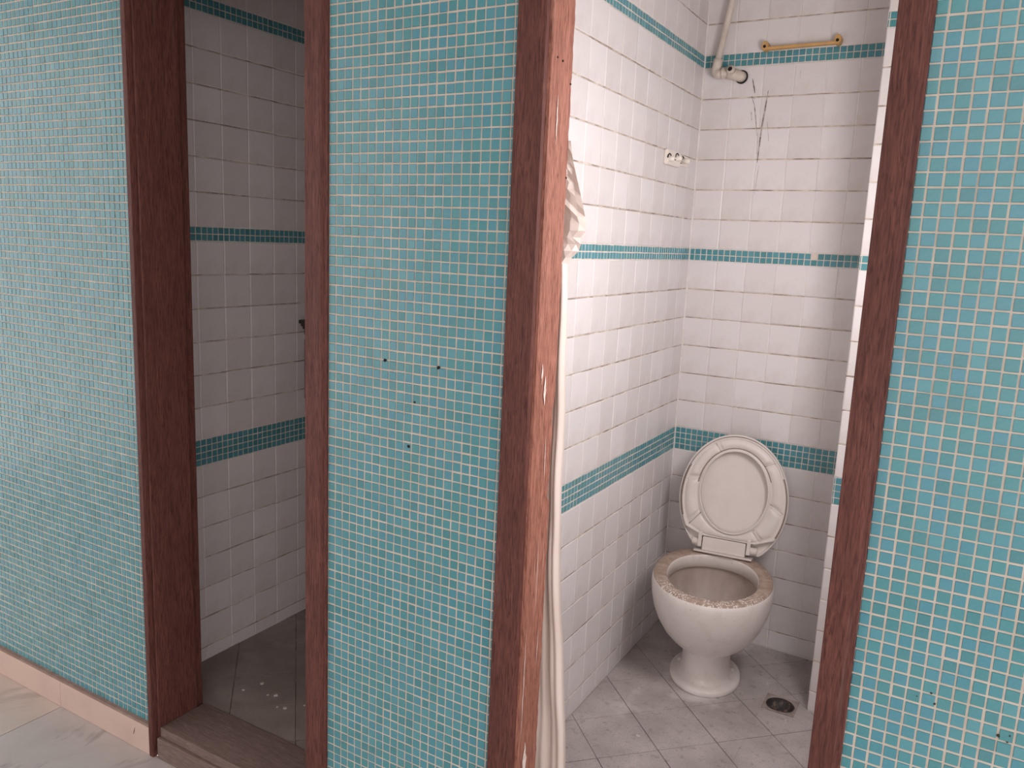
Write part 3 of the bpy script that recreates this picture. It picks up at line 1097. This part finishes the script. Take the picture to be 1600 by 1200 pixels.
SCUFFS = [([(21.9, 5.6), (22.3, 4.2), (22.5, 3.3)], .13), ([(22.0, 2.9), (22.6, 1.5), (23.0, -.6), (23.5, -3.4)], .07), ([(24.6, 3.6), (24.4, 1.2), (24.1, -2.0), (24.0, -4.4), (23.9, -7.5)], .12),
          ([(22.2, .4), (22.4, -.9)], .12), ([(24.9, -1.2), (25.4, -4.2)], .05), ([(22.1, 2.7), (22.6, 2.4)], .22), ([(23.6, -3.0), (23.7, -6.2)], .06), ([(29.3, 6.3), (29.3, 5.2)], .06), ([(24.2, -8.0), (23.9, -12.5)], .05)]
for pts, wd in SCUFFS:
    bm = bmesh.new()
    n = len(pts)
    prev = None
    for i, (x, z) in enumerate(pts):
        ww_ = wd * (0.35 if i in (0, n - 1) else 1.0)
        cur = [bm.verts.new(V(x - ww_, 73.965, z)), bm.verts.new(V(x + ww_, 73.965, z))]
        if prev:
            bm.faces.new((prev[0], prev[1], cur[1], cur[0]))
        prev = cur
    from_bm('scuff_mark', bm, M_SCUFF, wb)

# ------------------------------------------------------------------ plastic sheet behind the jamb
k = NT('yellowed_plastic_sheet')
c = k.ramp(k.noise(12, 4, 0.5, (1, 1, 0.2)), [(0.35, (0.66, 0.555, 0.49)), (0.65, (0.76, 0.665, 0.61))])
k.base(c)
k.set(Roughness=0.22)
k.b.inputs['Transmission Weight'].default_value = 0.0
M_SHEET = k.m
ps = empty('plastic_sheet', (24, 7, FLR))
tag(ps, 'crumpled pale plastic sheet hanging behind the weathered door jamb', 'plastic sheet')
SO = V(24, 7, FLR)


def interp(tab, z):
    for (z0, v0), (z1, v1) in zip(tab, tab[1:]):
        if z0 >= z >= z1:
            t = (z - z0) / (z1 - z0)
            return v0 + t * (v1 - v0)
    return tab[0][1] if z > tab[0][0] else tab[-1][1]


EDGE = [(-22.5, 23.75), (-30, 24.0), (-37.8, 24.25), (-45, 24.35), (-52.3, 24.5), (-59, 25.1), (-71, 26.35), (-80, 26.9), (-89.6, 27.3)]
bm = bmesh.new()
rows = []
NZ, NX = 70, 26
for i in range(NZ + 1):
    z = -22.0 + (-89.6 + 22.0) * i / NZ
    xe = interp(EDGE, z)
    x0 = 21.9
    row = []
    for j in range(NX + 1):
        t = j / NX
        x = x0 + (xe - x0) * t
        amp = 0.16 + 0.25 * (i / NZ)
        y = 6.6 + amp * math.sin(t * 13 + 0.5 * math.sin(z * .09)) + .18 * math.sin(t * 29 + z * .05) + (0.3 if j == NX else 0) + .10 * math.sin(z * .55 + t * 5)
        row.append(bm.verts.new(V(x, y, z) - SO))
    rows.append(row)
for a, b in zip(rows, rows[1:]):
    for j in range(NX):
        bm.faces.new((a[j], a[j + 1], b[j + 1], b[j]))
lower = from_bm('hanging_sheet', bm, M_SHEET, ps, True)
md = lower.modifiers.new('thickness', 'SOLIDIFY')
md.thickness = .05 * P
# the gathered flap at eye height: sharp facets
FL = [(-12.4, 23.45), (-14.0, 23.75), (-16.0, 24.4), (-18.5, 25.15), (-20.4, 25.65), (-21.3, 24.9), (-22.2, 25.2), (-22.9, 24.3), (-23.7, 23.8)]
bm = bmesh.new()
rows = []
rnd = random.Random(3)
NZ, NX = 18, 6
for i in range(NZ + 1):
    z = -12.4 - 11.3 * i / NZ
    xe = interp(FL, z)
    x0 = 21.9
    row = []
    for j in range(NX + 1):
        t = j / NX
        x = x0 + (xe - x0) * t
        y = 6.9 - 1.1 * math.sin(t * math.pi) * (i / NZ) + rnd.uniform(-.35, .35) * (0.3 + .7 * i / NZ) * (0 if j == NX else 1)
        row.append(bm.verts.new(V(x + (rnd.uniform(-.12, .12) if 0 < j < NX else 0), y, z) - SO))
    rows.append(row)
for a, b in zip(rows, rows[1:]):
    for j in range(NX):
        bm.faces.new((a[j], a[j + 1], b[j + 1], b[j]))
flap = from_bm('crumpled_flap', bm, M_SHEET, ps)
md = flap.modifiers.new('thickness', 'SOLIDIFY')
md.thickness = .06 * P

# ------------------------------------------------------------------ wall cabinet in the left stall
M_CAB = plain('dark_cabinet_wood', (0.035, 0.024, 0.02), 0.5, 30, (0.05, 0.035, 0.03))
M_CABW = plain('pale_cabinet_side', (0.62, 0.57, 0.54), 0.5)
cb = empty('wall_cabinet', (-40, 42, -50))
tag(cb, 'small dark wall cabinet with a stepped cornice, half hidden by the left door jamb', 'cabinet')
CO = V(-40, 42, -50)


def cbox(name, a, b, mt, bev=.06):
    bm = bmesh.new()
    fs = [bm.verts.new(V(x, y, z) - CO) for x in (a[0], b[0]) for y in (a[1], b[1]) for z in (a[2], b[2])]
    [bm.faces.new([fs[i] for i in q]) for q in ((0, 1, 3, 2), (4, 6, 7, 5), (0, 4, 5, 1), (2, 3, 7, 6), (0, 2, 6, 4), (1, 5, 7, 3))]
    bmesh.ops.bevel(bm, geom=bm.edges[:], offset=bev * P, segments=2, affect='EDGES')
    return from_bm(name, bm, mt, cb)


cbox('body', (-39.98, 37.1, -49.85), (-35, 49, -39.7), M_CAB)
cbox('frieze', (-39.98, 37.3, -39.7), (-35.2, 48.8, -38.9), M_CABW, .03)
for i, (dy, z0, z1) in enumerate(((0, -36.9, -36.3), (.55, -37.4, -36.9), (.9, -37.9, -37.4), (1.3, -38.9, -37.9))):
    cbox('cornice', (-39.98, 35.8 + dy, z0), (-34 - dy * .8, 50.3 - dy, z1), M_CAB, .05)

# ------------------------------------------------------------------ crumbs on the floors
M_CRUMB = plain('plaster_crumb', (0.62, 0.57, 0.54), 0.9)
rc = random.Random(11)
for root, zt, spots in ((fl, FLL, [(-28.5, 12.9), (-27.6, 15.6), (-21.2, 12.6), (-20.0, 13.0), (-23.5, 14.6), (-24.6, 14.0), (-18.3, 15.0)]), (fr, FLR, [(19.5, 48.8), (36.2, 62.0), (41.0, 53.0), (41.8, 52.2), (33.0, 66.0), (24.0, 37.0)])):
    for x, y in spots:
        bm = bmesh.new()
        r_ = rc.uniform(.18, .36)
        pts = [(x + r_ * rc.uniform(.6, 1.2) * math.cos(a), y + r_ * rc.uniform(.6, 1.2) * math.sin(a)) for a in [i * math.pi / 3 for i in range(6)]]
        prism(bm, pts, zt, zt + r_ * .45, .06)
        from_bm('plaster_crumb', bm, M_CRUMB if root is fl or r_ > .27 else M_STAIN, root)
